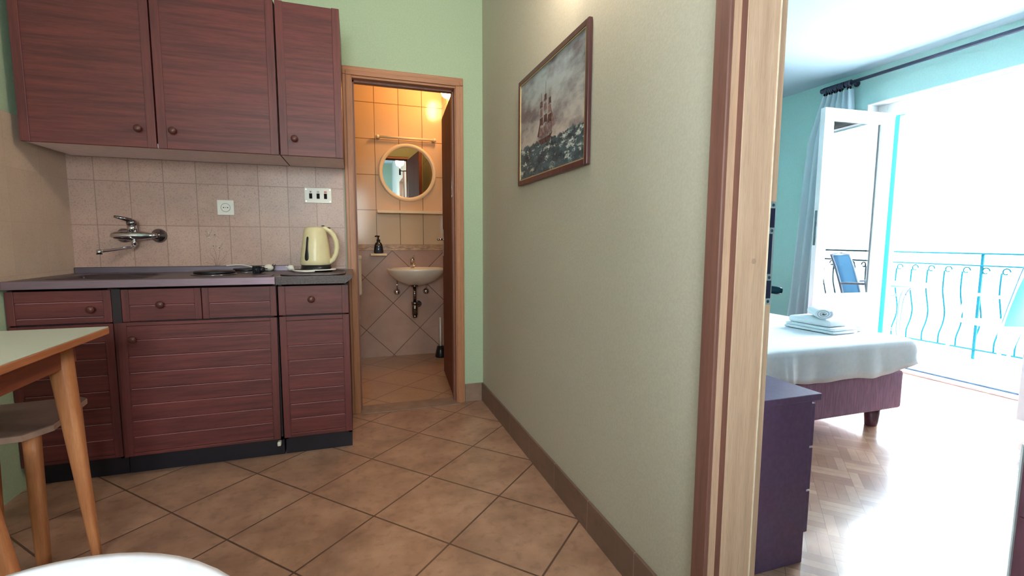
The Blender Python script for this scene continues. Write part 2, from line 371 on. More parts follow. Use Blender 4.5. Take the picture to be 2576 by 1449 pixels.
# bedroom walls
struct(B().box(XB, 4.22, 4.2, 4.3, 0, 2.48).build('wall_bedroom_far', m['paint_mint']))
struct(B().box(XB, 4.22, -1.4, -1.3, 0, 2.48).build('wall_bedroom_near', m['paint_mint']))
bl = B().box(XB-.004, XB+.012, .96, 4.2, 0, 2.48).box(XB-.004, XB+.012, -1.3, -.05, 0, 2.48).box(XB-.004, XB+.012, -.05, .96, 2.12, 2.48)
struct(bl.build('wall_bedroom_left', m['paint_mint']))
oy0, oy1, oz = 1.40, 2.958, 2.195
ew = B().box(XW, 4.42, oy1, 4.3, -.1, 2.7).box(XW, 4.42, -1.4, oy0, -.1, 2.7).box(XW, 4.42, oy0, oy1, oz, 2.7)
struct(ew.build('wall_bedroom_balcony', m['paint_mint']))
rv = B().box(XW-.003, 4.42, oy1-.006, oy1+.002, 0, oz-.0065).box(XW-.003, 4.42, oy0-.002, oy0+.006, 0, oz-.0065).box(XW-.003, 4.42, oy0-.002, oy1+.002, oz-.006, oz+.002)
struct(rv.build('trim_2', m['gloss_white']))                                        # white lined reveal of the balcony door
fr = B().box(4.235, 4.30, 2.872, 2.952, 0, 2.19, .004).box(4.235, 4.30, 1.406, 1.49, 0, 2.19, .004).box(4.2345, 4.30, 1.489, 2.873, 2.112, 2.19, .004)
fr.box(4.250, 4.31, 2.858, 2.875, 0, 2.12).box(4.250, 4.31, 1.485, 1.502, 0, 2.12).box(4.2505, 4.31, 1.502, 2.858, 2.098, 2.115)
dframe = struct(fr.build('door_1', m['gloss_white']))                                # balcony door frame
B().box(4.17, 4.25, 1.41, 2.95, 0, .018, .004).build('threshold', plain('pale_wood_sill', (214, 190, 190), .4), dframe)
B().box(4.252, 4.30, 1.49, 2.87, 0, .03, .003).build('bottom_track', plain('blue_grey_track', (70, 100, 120), .4, .3), dframe)
tf = B().box(4.335, 4.40, 2.838, 2.872, -.02, 2.135, .003).box(4.335, 4.40, 1.49, 1.52, -.02, 2.135, .003).box(4.3355, 4.40, 1.52, 2.838, 2.105, 2.1345, .003)
tf.build('shutter_frame', m['teal'], dframe)

# baseboards
struct(B().box(XR-.010, XR, .905, YB, 0, .118, .002).build('baseboard_right', m['base_tile']))
struct(B().box(.66, XR-.01, YB-.010, YB, 0, .118, .002).build('baseboard_back', m['base_tile_back']))
struct(B().box(XB+.012, XB+.03, .97, 4.2, 0, .07, .002).build('baseboard_bedroom', m['oak_dark']))
# tile splash behind the worktop, with the flower tile
sp = B().box(XL, -.046, YB-.008, YB, .87, 1.60)
sp.mi = 1
def blob(cx, cz, r, n=7):
    for k in range(n):
        a = 2*PI*k/n + cx*9
        sp.lathe([(r*.42, 0), (r*.36, .0006)], (cx+math.cos(a)*r*.62, YB-.008, cz+math.sin(a)*r*.62), 'Y', 8)
for cx, cz in ((-.742, 1.052), (-.712, 1.073), (-.722, 1.012), (-.694, 1.002), (-.735, 1.085)): blob(cx, cz, .010)
sp.mi = 2
for cx, cz, r in ((-.712, 1.073, .004), (-.722, 1.012, .004), (-.694, 1.002, .004)): sp.lathe([(r, 0), (r*.8, .001)], (cx, YB-.008, cz), 'Y', 10)
for x0, z0, x1, z1 in ((-.712, .90, -.722, 1.0), (-.712, .90, -.694, .995), (-.714, .90, -.75, .955), (-.714, .90, -.765, .925), (-.71, .90, -.665, .965), (-.71, .90, -.655, .93),
                       (-.71, .90, -.67, .94), (-.714, .90, -.74, .975), (-.75, 1.06, -.757, 1.095), (-.745, 1.06, -.728, 1.10), (-.694, 1.0, -.68, 1.03)):
    pts = [Vector((x0+(x1-x0)*t+.006*math.sin(t*3), YB-.0085, z0+(z1-z0)*t**.7)) for t in (0, .25, .5, .75, 1)]
    sp.tube(pts, .0006, 5)
struct(sp.build('trim_3', [m['splash'], plain('flower_petal', (206, 184, 170), .4), plain('flower_stem', (140, 104, 90), .5)]))
struct(B().box(XL, XL+.008, 1.2, YB, .845, 1.563).build('trim_4', m['splash_side']))
# bathroom shell
struct(B().box(-.9, XR, YT, YT+.1, 1.005, 2.62).build('wall_bath_back', m['bath_up']))
struct(B().box(-.9, XR, YT-.004, YT+.1, 0, .956).build('wall_bath_back', m['bath_low']))
br = B().box(-.9, XR, YT-.006, YT+.1, .956, 1.005)
br.mi = 1
br.box(-.9, XR, YT-.008, YT-.005, .9945, .9965).box(-.9, XR, YT-.008, YT-.005, .9545, .9575)
for k in range(40):
    x = -.28+k*.0275; br.tube([(x-.014, YT-.0065, .976+.008*math.sin(k*1.3)), (x, YT-.007, .981+.009*math.sin(k*1.3+1)), (x+.014, YT-.0065, .976+.008*math.sin((k+1)*1.3))], .0013, 5)
struct(br.build('trim_5', [plain('border_tile', (198, 158, 122), .3, 0, .15, 20), plain('border_line', (140, 100, 74), .4)]))
struct(B().box(XR-.006, XR, YB+.1, YT, 0, 2.62).build('wall_bath_right', m['bath_side']))
struct(B().box(-1.0, -.9, YB+.1, YT+.1, 0, 2.62).build('wall_bath_left', m['bath_side']))

# bathroom door frame (door_2) and leaf
cf = B()
for y0, y1 in ((YB-.016, YB),):
    cf.box(-.040, .006, y0, y1, 0, 1.9815, .003).box(.612, .656, y0, y1, 0, 1.9815, .003)
cf.box(-.022, .008, YB-.022, YB-.014, 0, 1.9775, .002).box(.608, .634, YB-.022, YB-.014, 0, 1.9775, .002)
cf.box(-.0, .012, YB-.012, YB+.11, 0, 1.9655, .001).box(.603, .616, YB-.012, YB+.11, 0, 1.9655, .001)
d2 = struct(cf.build('door_2', m['door_frame']))
hd = B().box(-.040, .656, YB-.0165, YB, 1.982, 2.028, .004).box(-.0225, .6345, YB-.0225, YB-.014, 1.978, 2.004, .003).box(0, .616, YB-.012, YB+.11, 1.966, 1.985, .002)
hd.build('head_casing', m['door_frame_x'], d2)
B().box(.012, .022, YB+.03, YB+.05, 0, 1.97).box(.594, .603, YB+.03, YB+.05, 0, 1.97).box(.01, .6, YB+.03, YB+.05, 1.955, 1.966).build('door_stop', m['oak_dark'], d2)
A = rotz(6, (.603, 3.06, 0))
lf = thing('bathroom_door', 'brown bathroom door leaf standing open inside the bathroom beside the washbasin', 'door', (.603, 3.06, 0))
def doorM(b, name, mat, par): return b.build(name, mat, par, M=rotz(-4.6, (.603, 3.06, 0)))
leaf = doorM(B().box(.603, .638, 3.06, 3.67, .012, 1.96, .003), 'leaf', m['door_leaf'], lf)
hb = B().box(.599, .603, 3.585, 3.615, .93, 1.13, .001).cyl((.603, 3.60, 1.055), (.560, 3.60, 1.055), .008).tube([(.562, 3.60, 1.055), (.556, 3.58, 1.055), (.556, 3.50, 1.053)], .009)
doorM(hb, 'handle', m['chrome'], leaf)

# bedroom doorway: jamb with rabbet, casings, strike plate (door_3)
jb = B().box(XR-.009, .794, .847, .89, 0, 2.08)                                     # narrow light strip
jb.box(.792, .8815, .832, .89, 0, 2.08, .002)                                       # wide stop board
jb.box(.8805, .914, .846, .89, 0, 2.08, .001)
d3 = struct(jb.build('door_3', m['oak']))
B().prism([(XR-.016, .849), (XR-.018, .852), (XR-.018, .893), (XR-.014, .899), (XR, .899), (XR, .849)], 'Z', 0, 2.13).build('casing', m['oak_dark'], d3)
B().box(.7903, .7935, .8326, .8485, 0, 2.08).build('step_shade_strip', m['oak_dark'], d3)  # dark wood strip stands in for shade on the jamb step
B().box(.8790, .8816, .8305, .834, 0, 2.08).build('seal', plain('pale_seal', (246, 226, 204), .5), d3)
B().cyl((.843, .8325, 1.006), (.843, .8305, 1.006), .0062, seg=18).build('screw_cap', m['hole'], d3)
B().box(.900, .9125, .86, .93, 0, 2.08).build('bedroom_casing', m['oak'], d3)
stz = lambda f: .905+(1.14-.905)*f
st = B(); st.box(.884, .9125, .8445, .8465, .905, 1.14, .0005)
plate = st.build('strike_plate', plain('satin_steel', (206, 206, 212), .3, .8), d3)
sl = B().box(.888, .9095, .8438, .8446, stz(.06), stz(.235)).box(.888, .9095, .8438, .8446, stz(.75), stz(.935))
sl.box(.893, .906, .8438, .8446, stz(.30), stz(.69), .0003)
sl.build('slots', m['slate'], plate)
for f in (.03, .265, .72, .965): B().cyl((.903, .8444, stz(f)), (.903, .843, stz(f)), .0035, seg=10).build('screw', m['darkchrome'], plate)
lh = thing('lever_handle', 'dark teal door lever poking out behind the pale oak jamb at the bedroom doorway', 'door handle', (.92, .905, .935))
B().cyl((.9125, .895, .935), (.918, .895, .935), .018).build('rose', m['blackmetal'], lh)
B().tube([(.917, .893, .937), (.932, .888, .937), (.948, .882, .935), (.962, .876, .933), (.972, .872, .932)], .009, 10, rad=[.009, .009, .0095, .010, .0085]).build('lever', plain('dark_teal_lever', (18, 56, 74), .25, .5), lh)

# near jamb of the same doorway, out of view but part of the wall opening
B().box(XR-.001, .914, .03, .055, 0, 2.08).box(XR-.001, .914, .03, .89, 2.06, 2.08).build('jamb_return', m['oak'], d3)

# ------------------------------------------------------------------ kitchen cabinets
def knob(p, parent, r=.016):
    B().lathe([(r*.55, 0), (r*.45, .008), (r*.8, .014), (r, .020), (r*.85, .026), (r*.4, .029)], p, 'Y', 18).build('knob', m['knob'], parent)
def panel_door(name, x0, x1, z0, z1, y, parent, pitch=0, M=None, th=.018, stile=.032, grooves=None, rail=None):
    """framed front: stiles/rails with a recessed field of horizontal boards"""
    rail = stile if rail is None else rail
    b = B(); b.mi = 0
    b.box(x0, x0+stile, y, y+th, z0, z1, .0015).box(x1-stile, x1, y, y+th, z0, z1, .0015)
    b.mi = 1
    if rail: b.box(x0+stile, x1-stile, y+.0005, y+th, z0, z0+rail, .0015).box(x0+stile, x1-stile, y+.0005, y+th, z1-rail, z1, .0015)
    fz0, fz1 = z0+rail, z1-rail; fx0, fx1 = x0+stile, x1-stile
    cuts = grooves if grooves is not None else ([fz0+pitch*k for k in range(1, int((fz1-fz0)/pitch+.3))] if pitch else [])
    cuts = [c for c in cuts if fz0+.02 < c < fz1-.01]
    lv = [fz0]+cuts+[fz1]; yf = y+.004
    for a, c in zip(lv[:-1], lv[1:]):
        b.prism([(yf, a+.0018), (yf+.0035, a), (yf+.010, a), (yf+.010, c), (yf+.0035, c), (yf, c-.0018)], 'X', fx0, fx1)
    b.mi = 2
    for c in cuts: b.box(fx0+.004, fx1-.004, yf-.0003, yf+.001, c-.0026, c-.0012)  # pale strips paint the highlights that the chamfers catch
    return b.build(name, [m['cab_v'], m['cab'], m['groove_highlight']], parent, M=M)
YU = 2.55; zu0, zu1 = 1.455, 2.155
def upper(label, x0, x1, doors):
    t = thing('wall_cabinet', label, 'cabinet', ((x0+x1)/2, 2.75, zu0))
    c = B().box(x0, x0+.016, YU+.02, YB-.009, zu0+.002, zu1).box(x1-.016, x1, YU+.02, YB-.009, zu0+.002, zu1).box(x0, x1, YU+.02, YB-.009, zu1-.016, zu1).box(x0, x1, YB-.02, YB-.009, zu0, zu1)
    c.build('carcass', m['cab_v'], t)
    B().box(x0+.001, x1-.001, YU+.012, YB-.009, zu0, zu0+.018, .001).build('bottom_panel', m['under'], t)
    for a, c, kx in doors:
        d = panel_door('door', a, c, zu0-.003, zu1+.002, YU, t, 0, stile=.034, rail=0)
        knob((kx, YU, 1.530), d)
upper('wide dark reddish-brown wall cabinet with two doors above the sink', -1.302, -.329, [(-1.302, -.823, -.884), (-.817, -.330, -.755)])
upper('narrow dark reddish-brown single-door wall cabinet beside the bathroom door', -.325, -.040, [(-.323, -.040, -.258)])

YL = 2.425; zt = .877
def lower(label, x0, x1):
    t = thing('base_cabinet', label, 'cabinet', ((x0+x1)/2, 2.7, 0))
    B().box(x0+.001, x0+.017, YL+.019, YB-.01, .085, .838).box(x1-.017, x1-.001, YL+.019, YB-.01, .085, .838).box(x0+.001, x1-.001, YL+.019, YB-.01, .085, .101).box(x0+.001, x1-.001, YB-.02, YB-.01, .085, .838).box(x0+.001, x1-.001, YL+.019, YL+.035, .682, .702).build('carcass', m['cab_dark'], t)
    B().box(x0+.002, x1-.002, YL+.05, YB-.05, 0, .085).build('plinth', m['plinth'], t)
    return t
t = lower('dark base cabinet in the left corner behind the dining table', -1.337, -.985)
d = panel_door('drawer', -1.337, -.986, .695, .834, YL, t, stile=.028, rail=0, grooves=[.722, .787]); knob((-1.052, YL, .755), d)
panel_door('door', -1.337, -.986, .098, .690, YL, t, .0715, stile=.030, rail=.012)
t = lower('wide dark base cabinet under the hotplates, its slatted door slightly ajar', -.985, -.350)
B().box(-.984, -.952, YL+.002, YL+.02, .690, .836).build('filler_strip', m['cab_dark'], t)
B().box(-.984, -.967, YL+.006, YL+.02, .09, .690).build('filler_strip', m['cab_v'], t)
d = panel_door('drawer', -.950, -.655, .694, .834, YL, t, stile=.026, rail=0, grooves=[.764]); knob((-.806, YL, .766), d)
d = panel_door('drawer', -.652, -.352, .694, .834, YL, t, stile=.026, rail=0, grooves=[.764])
Mh = rotz(2.2, (-.353, YL+.018, 0))
Mh = Matrix.Translation((-.353, YL, .688)) @ Matrix.Rotation(math.radians(.7), 4, 'Y') @ Matrix.Translation((.353, -YL, -.688)) @ Mh
d = panel_door('door', -.962, -.353, .096, .686, YL, t, .0715, M=Mh, stile=.030, rail=.014)
kb = B().lathe([(.009, 0), (.007, .008), (.013, .014), (.016, .020), (.0136, .026), (.006, .029)], (-.908, YL, .615), 'Y', 18); kb.build('knob', m['knob'], d, M=Mh)
B().box(-.376, -.360, YL-.004, YL+.03, .062, .082, .004).build('hinge_foot', m['white'], t)
t = lower('narrow dark base cabinet nearest the bathroom door with drawer and slatted door', -.346, -.034)
d = panel_door('drawer', -.344, -.034, .694, .832, YL, t, stile=.030, rail=0, grooves=[]); knob((-.201, YL, .768), d)
panel_door('door', -.344, -.034, .098, .688, YL, t, .0715, stile=.030, rail=.02)

# steel sink worktop with two hotplates
t = thing('sink_worktop', 'stainless steel worktop with inset sink and hotplates along the tiled wall', 'worktop', (-.83, 2.68, .842))
ytop = 2.400
wb = B().box(XL+.009, -1.24, ytop+.004, 2.94, .845, zt).box(-.90, -.352, ytop+.004, 2.94, .845, zt).box(-1.24, -.90, ytop+.004, 2.50, .845, zt).box(-1.24, -.90, 2.80, 2.94, .845, zt)
wb.box(XL+.009, -.352, 2.926, 2.9425, .845, .906, .003)
wb.build('top', m['steel'], t)
B().box(XL+.009, -.352, ytop, ytop+.007, .844, zt+.001, .002).box(-.3555, -.3515, ytop-.0006, ytop+.004, .844, zt+.0016).build('front_lip', m['steel_edge'], t)
def rrect(cx, cy, w, h, r, n=6):
    out = []
    for sx_, sy_, a0 in ((1, 1, 0), (-1, 1, 90), (-1, -1, 180), (1, -1, 270)):
        for k in range(n+1):
            a = math.radians(a0+90*k/n); out.append((cx+sx_*(w/2-r)+r*math.cos(a), cy+sy_*(h/2-r)+r*math.sin(a)))
    return out
R = []
for w, h, r, z in ((.36, .33, .05, zt+.0015), (.345, .31, .06, zt+.002), (.32, .285, .06, zt-.004), (.30, .265, .07, zt-.08), (.25, .21, .08, zt-.13), (.06, .06, .03, zt-.135)):
    R.append([Vector((x, y, z)) for x, y in rrect(-1.07, 2.65, w, h, r)])
B().rings(R, cap0=False).build('sink_bowl', m['steel'], t)
for cx, cy, r in ((-.655, 2.665, .088), (-.545, 2.845, .068)):
    hp = B().lathe([(r+.012, 0), (r+.010, .004), (r+.002, .006)], (cx, cy, zt), cap1=False).build('hotplate_ring', m['darkchrome'], t)
    B().lathe([(r, .004), (r, .016), (r*.96, .019), (r*.3, .019), (r*.26, .017), (.001, .017)], (cx, cy, zt), cap1=False).build('hotplate', m['iron'], hp)
B().box(-.445, -.375, 2.47, 2.56, zt, zt+.0025, .001).build('control_plate', m['steel_edge'], t)

o = B(); o.prism([(-.349, .842), (-.046, .842), (-.038, .847), (-.012, .871), (-.012, .878), (-.349, .878)], 'Y', ytop, YB-.009)
o.box(-.349, -.014, YB-.014, YB-.009, .876, .882)
tag(o.build('dark_worktop', m['worktop'], origin=(-.19, 2.68, .842)), 'short dark speckled worktop end next to the bathroom door', 'worktop')
# tray
tr = B(); R = []
for w, h, r, z in ((.292, .36, .05, .8785), (.296, .364, .052, .8835), (.290, .358, .05, .8845), (.276, .344, .045, .8805)):
    R.append([Vector((x, y, z)) for x, y in rrect(-.194, 2.63, w, h, r)])
tr.rings(R)
tag(tr.build('metal_tray', m['steel'], origin=(-.194, 2.63, .8785)), 'shallow metal tray under the cream kettle', 'tray')

# kettle
kx, ky, kz = -.196, 2.735, .8835
k = thing('electric_kettle', 'cream electric kettle with black base on the metal tray', 'kettle', (kx, ky, kz))
B().lathe([(.080, 0), (.082, .006), (.076, .018), (.073, .032)], (kx, ky, kz), seg=36).build('base', m['black'], k)
R = []
for z, rx, ry, ox in ((.032, .073, .068, -.002), (.036, .0765, .071, -.002), (.06, .076, .071, -.002), (.11, .071, .067, -.001), (.16, .064, .060, .0), (.205, .056, .053, .001), (.222, .053, .050, .002), (.230, .047, .045, .003), (.234, .034, .032, .004)):
    R.append([Vector((kx+ox+rx*math.cos(2*PI*i/36)*(1.06 if math.cos(2*PI*i/36) < -.9 and z > .2 else 1), ky+ry*math.sin(2*PI*i/36), kz+z)) for i in range(36)])
B().rings(R).build('body', m['cream'], k)
hp = [(.030, .226), (.050, .226), (.072, .214), (.092, .190), (.104, .158), (.107, .125), (.101, .090), (.088, .062), (.070, .046), (.050, .044)]
rr = [.010, .013, .013, .013, .013, .013, .013, .013, .012, .008]
hb = B().tube([(kx+a, ky-.012, kz+b) for a, b in hp], .012, 12, rad=rr); hb.build('handle', m['cream'], k)
B().box(kx+.034, kx+.048, ky-.020, ky-.004, kz+.234, kz+.242, .003).box(kx+.058, kx+.078, ky-.021, ky-.003, kz+.216, kz+.232, .005).build('switch', m['black'], k)
g = B(); BP = [(.06, .076), (.11, .071), (.16, .064), (.205, .056)]
def brad(z):
    for (z0_, r0_), (z1_, r1_) in zip(BP[:-1], BP[1:]):
        if z <= z1_: return r0_+(r1_-r0_)*(z-z0_)/(z1_-z0_)
    return BP[-1][1]
R = []
for hw, z in ((.002, .056), (.008, .059), (.0115, .066), (.0125, .076), (.0115, .09), (.0085, .11), (.0068, .13), (.0062, .155), (.0062, .172), (.0050, .178), (.0015, .181)):
    rx = brad(z)+.0004; ry = rx*.94; a0 = math.radians(238); da = hw/rx
    R.append([Vector((kx-.001+(rx+e)*math.cos(a0+q*da), ky+(ry+e)*math.sin(a0+q*da), kz+z)) for q, e in ((-1, .0), (-.85, .0016), (-.4, .0022), (0, .0024), (.4, .0022), (.85, .0016), (1, .0))])
g.rings(R, cap0=False, cap1=False, closed=False).build('water_gauge', m['black'], k)
cz = .8895
cord = [(kx-.120, ky+.015, cz+.004), (kx-.10, ky-.05, cz), (kx-.06, ky-.09, cz), (kx+.02, ky-.095, cz+.002), (kx+.085, ky-.08, cz+.004), (kx+.098, ky-.05, cz+.004), (kx+.075, ky-.03, cz+.004)]
def smooth_pts(P, n=6):
    P = [Vector(p) for p in P]; out = []
    for i in range(len(P)-1):
        p0, p1, p2, p3 = P[max(i-1, 0)], P[i], P[i+1], P[min(i+2, len(P)-1)]
        for q in range(n):
            t_ = q/n; out.append(.5*((2*p1)+(-p0+p2)*t_+(2*p0-5*p1+4*p2-p3)*t_*t_+(-p0+3*p1-3*p2+p3)*t_**3))
    return out+[P[-1]]
cc = B().tube(smooth_pts(cord), .0032, 8)
cc.tube(smooth_pts([(kx-.118, ky-.005, cz), (kx-.095, ky-.085, cz), (kx-.05, ky-.125, cz-.002), (kx+.0, ky-.12, cz-.002)]), .0032, 8)
cb = cc.build('cord', m['white'], k)
B().ball((kx-.128, ky+.025, cz+.010), .019, (1, 1, .8)).cyl((kx-.140, ky+.03, cz+.014), (kx-.152, ky+.03, cz+.018), .002).cyl((kx-.12, ky+.02, cz+.012), (kx-.112, ky+.005, cz+.004), .007, .004).build('plug', m['white'], cb)
# second plug and black adapter on the steel top
p = thing('white_plug', 'white plug on a white cable lying behind the black adapter', 'plug', (-.455, 2.86, zt))
B().ball((-.445, 2.86, zt+.019), .021, (1.15, 1, .9)).cyl((-.47, 2.86, zt+.016), (-.497, 2.862, zt+.013), .013, .006).build('plug_body', m['white'], p)
B().cyl((-.428, 2.852, zt+.028), (-.420, 2.850, zt+.042), .0022).cyl((-.424, 2.87, zt+.026), (-.412, 2.87, zt+.036), .0022).build('pin', m['darkchrome'], p)
B().tube(smooth_pts([(-.495, 2.862, zt+.014), (-.53, 2.875, zt+.024), (-.57, 2.90, zt+.032), (-.61, 2.915, zt+.033), (-.66, 2.92, zt+.030)]), .003).build('cable', m['white'], p)
p = thing('black_adapter', 'black round socket adapter lying on the steel worktop right of the hotplates', 'plug', (-.455, 2.70, zt))
a = B().cyl((-.492, 2.70, zt+.019), (-.460, 2.695, zt+.019), .0185, .0185).cyl((-.460, 2.695, zt+.019), (-.440, 2.692, zt+.019), .0185, .012)
for q in range(6): a.box(-.490+q*.0055, -.4875+q*.0055, 2.676, 2.72, zt+.0, zt+.039, .001)
a.build('adapter_body', m['black'], p)
B().cyl((-.441, 2.690, zt+.024), (-.424, 2.686, zt+.024), .0024).cyl((-.441, 2.694, zt+.012), (-.424, 2.690, zt+.012), .0024).build('pin', m['black'], p)

# wall tap
t = thing('kitchen_faucet', 'chrome wall-mounted mixer tap above the sink', 'tap', (-1.06, 2.94, 1.065))
for x in (-1.115, -.965):
    B().lathe([(.036, 0), (.036, .006), (.030, .018), (.018, .026), (.014, .040)], (x, YB-.008, 1.066), 'Y').build('wall_rose', m['darkchrome'], t)
b = B(); R = []
for x, h, w in ((-1.150, .010, .012), (-1.135, .018, .018), (-1.10, .024, .023), (-1.06, .026, .024), (-1.02, .022, .021), (-.985, .014, .015), (-.955, .010, .012)):
    R.append([Vector((x, 2.885+w*math.cos(2*PI*i/16), 1.066+h*math.sin(2*PI*i/16))) for i in range(16)])
b.rings(R).cyl((-1.06, 2.885, 1.085), (-1.06, 2.883, 1.120), .022, .020).build('body', m['chrome'], t)
B().lathe([(.021, 0), (.023, .012), (.020, .022), (.010, .028)], (-1.06, 2.883, 1.118)).tube([(-1.06, 2.875, 1.140), (-1.085, 2.86, 1.150), (-1.115, 2.84, 1.158)], .008, 10, rad=[.012, .009, .006]).build('lever', m['darkchrome'], t)
B().cyl((-1.055, 2.883, 1.045), (-1.055, 2.883, 1.018), .012).tube(smooth_pts([(-1.055, 2.883, 1.022), (-1.058, 2.875, 1.008), (-1.075, 2.84, 1.004), (-1.10, 2.78, .997), (-1.125, 2.71, .991)]), .007, 10).cyl((-1.128, 2.703, .999), (-1.128, 2.703, .976), .011, .012).build('spout', m['chrome'], t)

# socket and switch plate
def plate(name, label, cat, x0, x1, z0, z1): 
    t = thing(name, label, cat, ((x0+x1)/2, YB-.008, z0)); B().box(x0, x1, YB-.016, YB-.0082, z0, z1, .002).build('cover_plate', m['white'], t); return t
t = plate('wall_socket', 'white square wall socket on the tiles between tap and kettle', 'socket', -.692, -.612, 1.179, 1.259)
B().lathe([(.0215, 0), (.0215, .002), (.0195, .002), (.0185, -.004), (.001, -.005)], (-.652, YB-.0165, 1.219), 'Y', cap0=False).build('outlet', m['white'], t)
h = B()
for dx in (-.0095, 0, .0095): h.cyl((-.652+dx, YB-.014, 1.219), (-.652+dx, YB-.0175, 1.219), .003 if dx else .0018, seg=10)
h.build('socket_hole', m['black'], t)
h = B()
for k_ in range(40):
    a0, a1 = 2*PI*k_/40, 2*PI*(k_+1)/40
    h.tube([(-.652+.0222*math.cos(a0), YB-.0172, 1.219+.0222*math.sin(a0)), (-.652+.0222*math.cos(a1), YB-.0172, 1.219+.0222*math.sin(a1))], .0007, 5)
h.build('rim', m['grey'], t)
t = plate('switch_panel', 'white wall plate with three black switches above the kettle', 'switch', -.259, -.115, 1.256, 1.341)
for i, x in enumerate((-.226, -.187, -.148)):
    s = B().box(x-.008, x+.008, YB-.0195, YB-.0155, 1.280, 1.309, .001).build('rocker_switch', plain('black_rocker', (20, 18, 22), .7, spec=.2), t)
    q = B().box(x-.007, x+.007, YB-.0166, YB-.0158, 1.311, 1.324, .0002)
    q.mi = 1
    if i == 0: q.lathe([(.0032, 0), (.0032, .0006)], (x, YB-.0166, 1.318), 'Y', 8).box(x-.001, x+.001, YB-.0173, YB-.0166, 1.3125, 1.316)
    elif i == 1:
        for dx in (-.003, 0, .003): q.box(x+dx-.0007, x+dx+.0007, YB-.0173, YB-.0166, 1.314, 1.321)
    q.build('switch_symbol', [plain('symbol_field', (214, 208, 202), .4) if i < 2 else m['red'], m['grey'] if i < 2 else m['red']], t)
for x in (-.250, -.124):
    for z in (1.266, 1.331): B().cyl((x, YB-.0155, z), (x, YB-.0170, z), .0028, seg=10).build('screw', m['darkchrome'], t)

# ------------------------------------------------------------------ dining table and stools
t = thing('dining_table', 'dining table with pale green laminate top and orange beech legs', 'table', (-1.05, 1.45, 0))
tz = .75; tx1, ty1, ty0 = -.808, 1.962, .98
B().box(-1.310, tx1-.0015, ty0+.0015, ty1-.0015, tz-.004, tz, .001).build('tabletop', m['laminate'], t)
B().box(-1.311, tx1, ty0, ty1, tz-.026, tz-.0035, .003).build('edge_band', m['beech_x'], t)
B().box(-1.27, tx1-.055, ty0+.075, ty0+.095, tz-.095, tz-.026).box(-1.27, tx1-.055, ty1-.115, ty1-.095, tz-.095, tz-.026).box(tx1-.085, tx1-.065, ty0+.08, ty1-.10, tz-.105, tz-.026).box(-1.28, -1.26, ty0+.08, ty1-.1, tz-.095, tz-.026).build('apron', m['apron'], t)
def leg(top, bot, w0, w1, name='leg', mat='beech', par=None, n=4):
    top, bot = Vector(top), Vector(bot); R = []
    for i in range(9):
        f = i/8; p = top.lerp(bot, f); w = w0+(w1-w0)*f
        R.append([p+Vector(q) for q in [(x, y, 0) for x, y in rrect(0, 0, w, w, w*.3, 3)]])
    B().rings(R).build(name, m[mat], par)
leg((-.893, 1.835, tz-.026), (-.818, 1.792, 0), .060, .021, par=t)
leg((-.880, 1.105, tz-.026), (-.838, 1.075, 0), .060, .026, par=t)
leg((-1.26, 1.74, tz-.026), (-1.295, 1.70, 0), .060, .024, par=t)
leg((-1.25, 1.105, tz-.026), (-1.285, 1.075, 0), .060, .026, par=t)
def stool(label, c, rot=0, hz=.455, w=.30, d0=.105, d1=.115):
    s = thing('wooden_stool', label, 'stool', (c[0], c[1], 0), 'stools under the dining table')
    M = rotz(rot, (c[0], c[1], 0))
    d_ = .38
    poly = [(c[0]-w/2+.05, c[1]-d_/2), (c[0]+w/2-.05, c[1]-d_/2), (c[0]+w/2, c[1]-d_/2+.07), (c[0]+w/2, c[1]+d_/2-.03), (c[0]+w/2-.03, c[1]+d_/2), (c[0]-w/2+.03, c[1]+d_/2), (c[0]-w/2, c[1]+d_/2-.03), (c[0]-w/2, c[1]-d_/2+.07)]
    B().prism(poly, 'Z', hz-.004, hz).build('seat', m['seat'], s, M=M)
    B().prism([(c[0]+(x-c[0])*1.01, c[1]+(y-c[1])*1.01) for x, y in poly], 'Z', hz-.022, hz-.0035).build('seat_edge', plain('pale_seat_edge', (176, 144, 130), .5), s, M=M)
    for sx_ in (-1, 1):
        for sy_ in (-1, 1):
            a = M @ Vector((c[0]+sx_*(d0+(.012 if sy_ > 0 else 0)), c[1]+sy_*.145, hz-.022)); b_ = M @ Vector((c[0]+sx_*(d1+(.012 if sy_ > 0 else -.005)), c[1]+sy_*.160, 0))
            leg(a, b_, .040, .032, par=s)
    return s
stool('wooden stool with brown seat tucked under the far end of the dining table', (-1.10, 1.965), 7)
stool('wooden stool under the near table end, one slanted leg at the left edge', (-1.005, 1.365), 0, .45, .23, .072, .135)

# white rounded chair in the very foreground
t = thing('plastic_chair', 'white plastic chair whose rounded back top shows at the bottom left edge', 'chair', (-.31, .36, 0))
cx0, cy0 = -.30, .60
b = B(); R = []
N = 24
for i in range(N+1):
    u = -1+2*i/N; x = cx0+.235*u; yy = cy0-.05*u*u
    top = .700-.06*u*u-.10*abs(u)**4; row = []
    for z, dy in ((.42, -.03), (.52, -.02), (.62, -.008), (top-.012, 0), (top, .004), (top-.002, .018), (top-.014, .022), (.60, .012), (.42, -.008)):
        row.append(Vector((x, yy+dy, min(z, top) if z != .42 else z)))
    R.append(row)
b.rings(R); b.build('backrest', plain('cool_white_plastic', (238, 232, 244), .4), t)
B().box(cx0-.22, cx0+.22, .16, .59, .405, .435, .012).build('seat', m['white'], t)
for sx_ in (-1, 1):
    for y in (.19, .56): leg((cx0+sx_*.19, y, .407), (cx0+sx_*.215, y+(.03 if y > .3 else -.03), 0), .045, .03, mat='white', par=t)

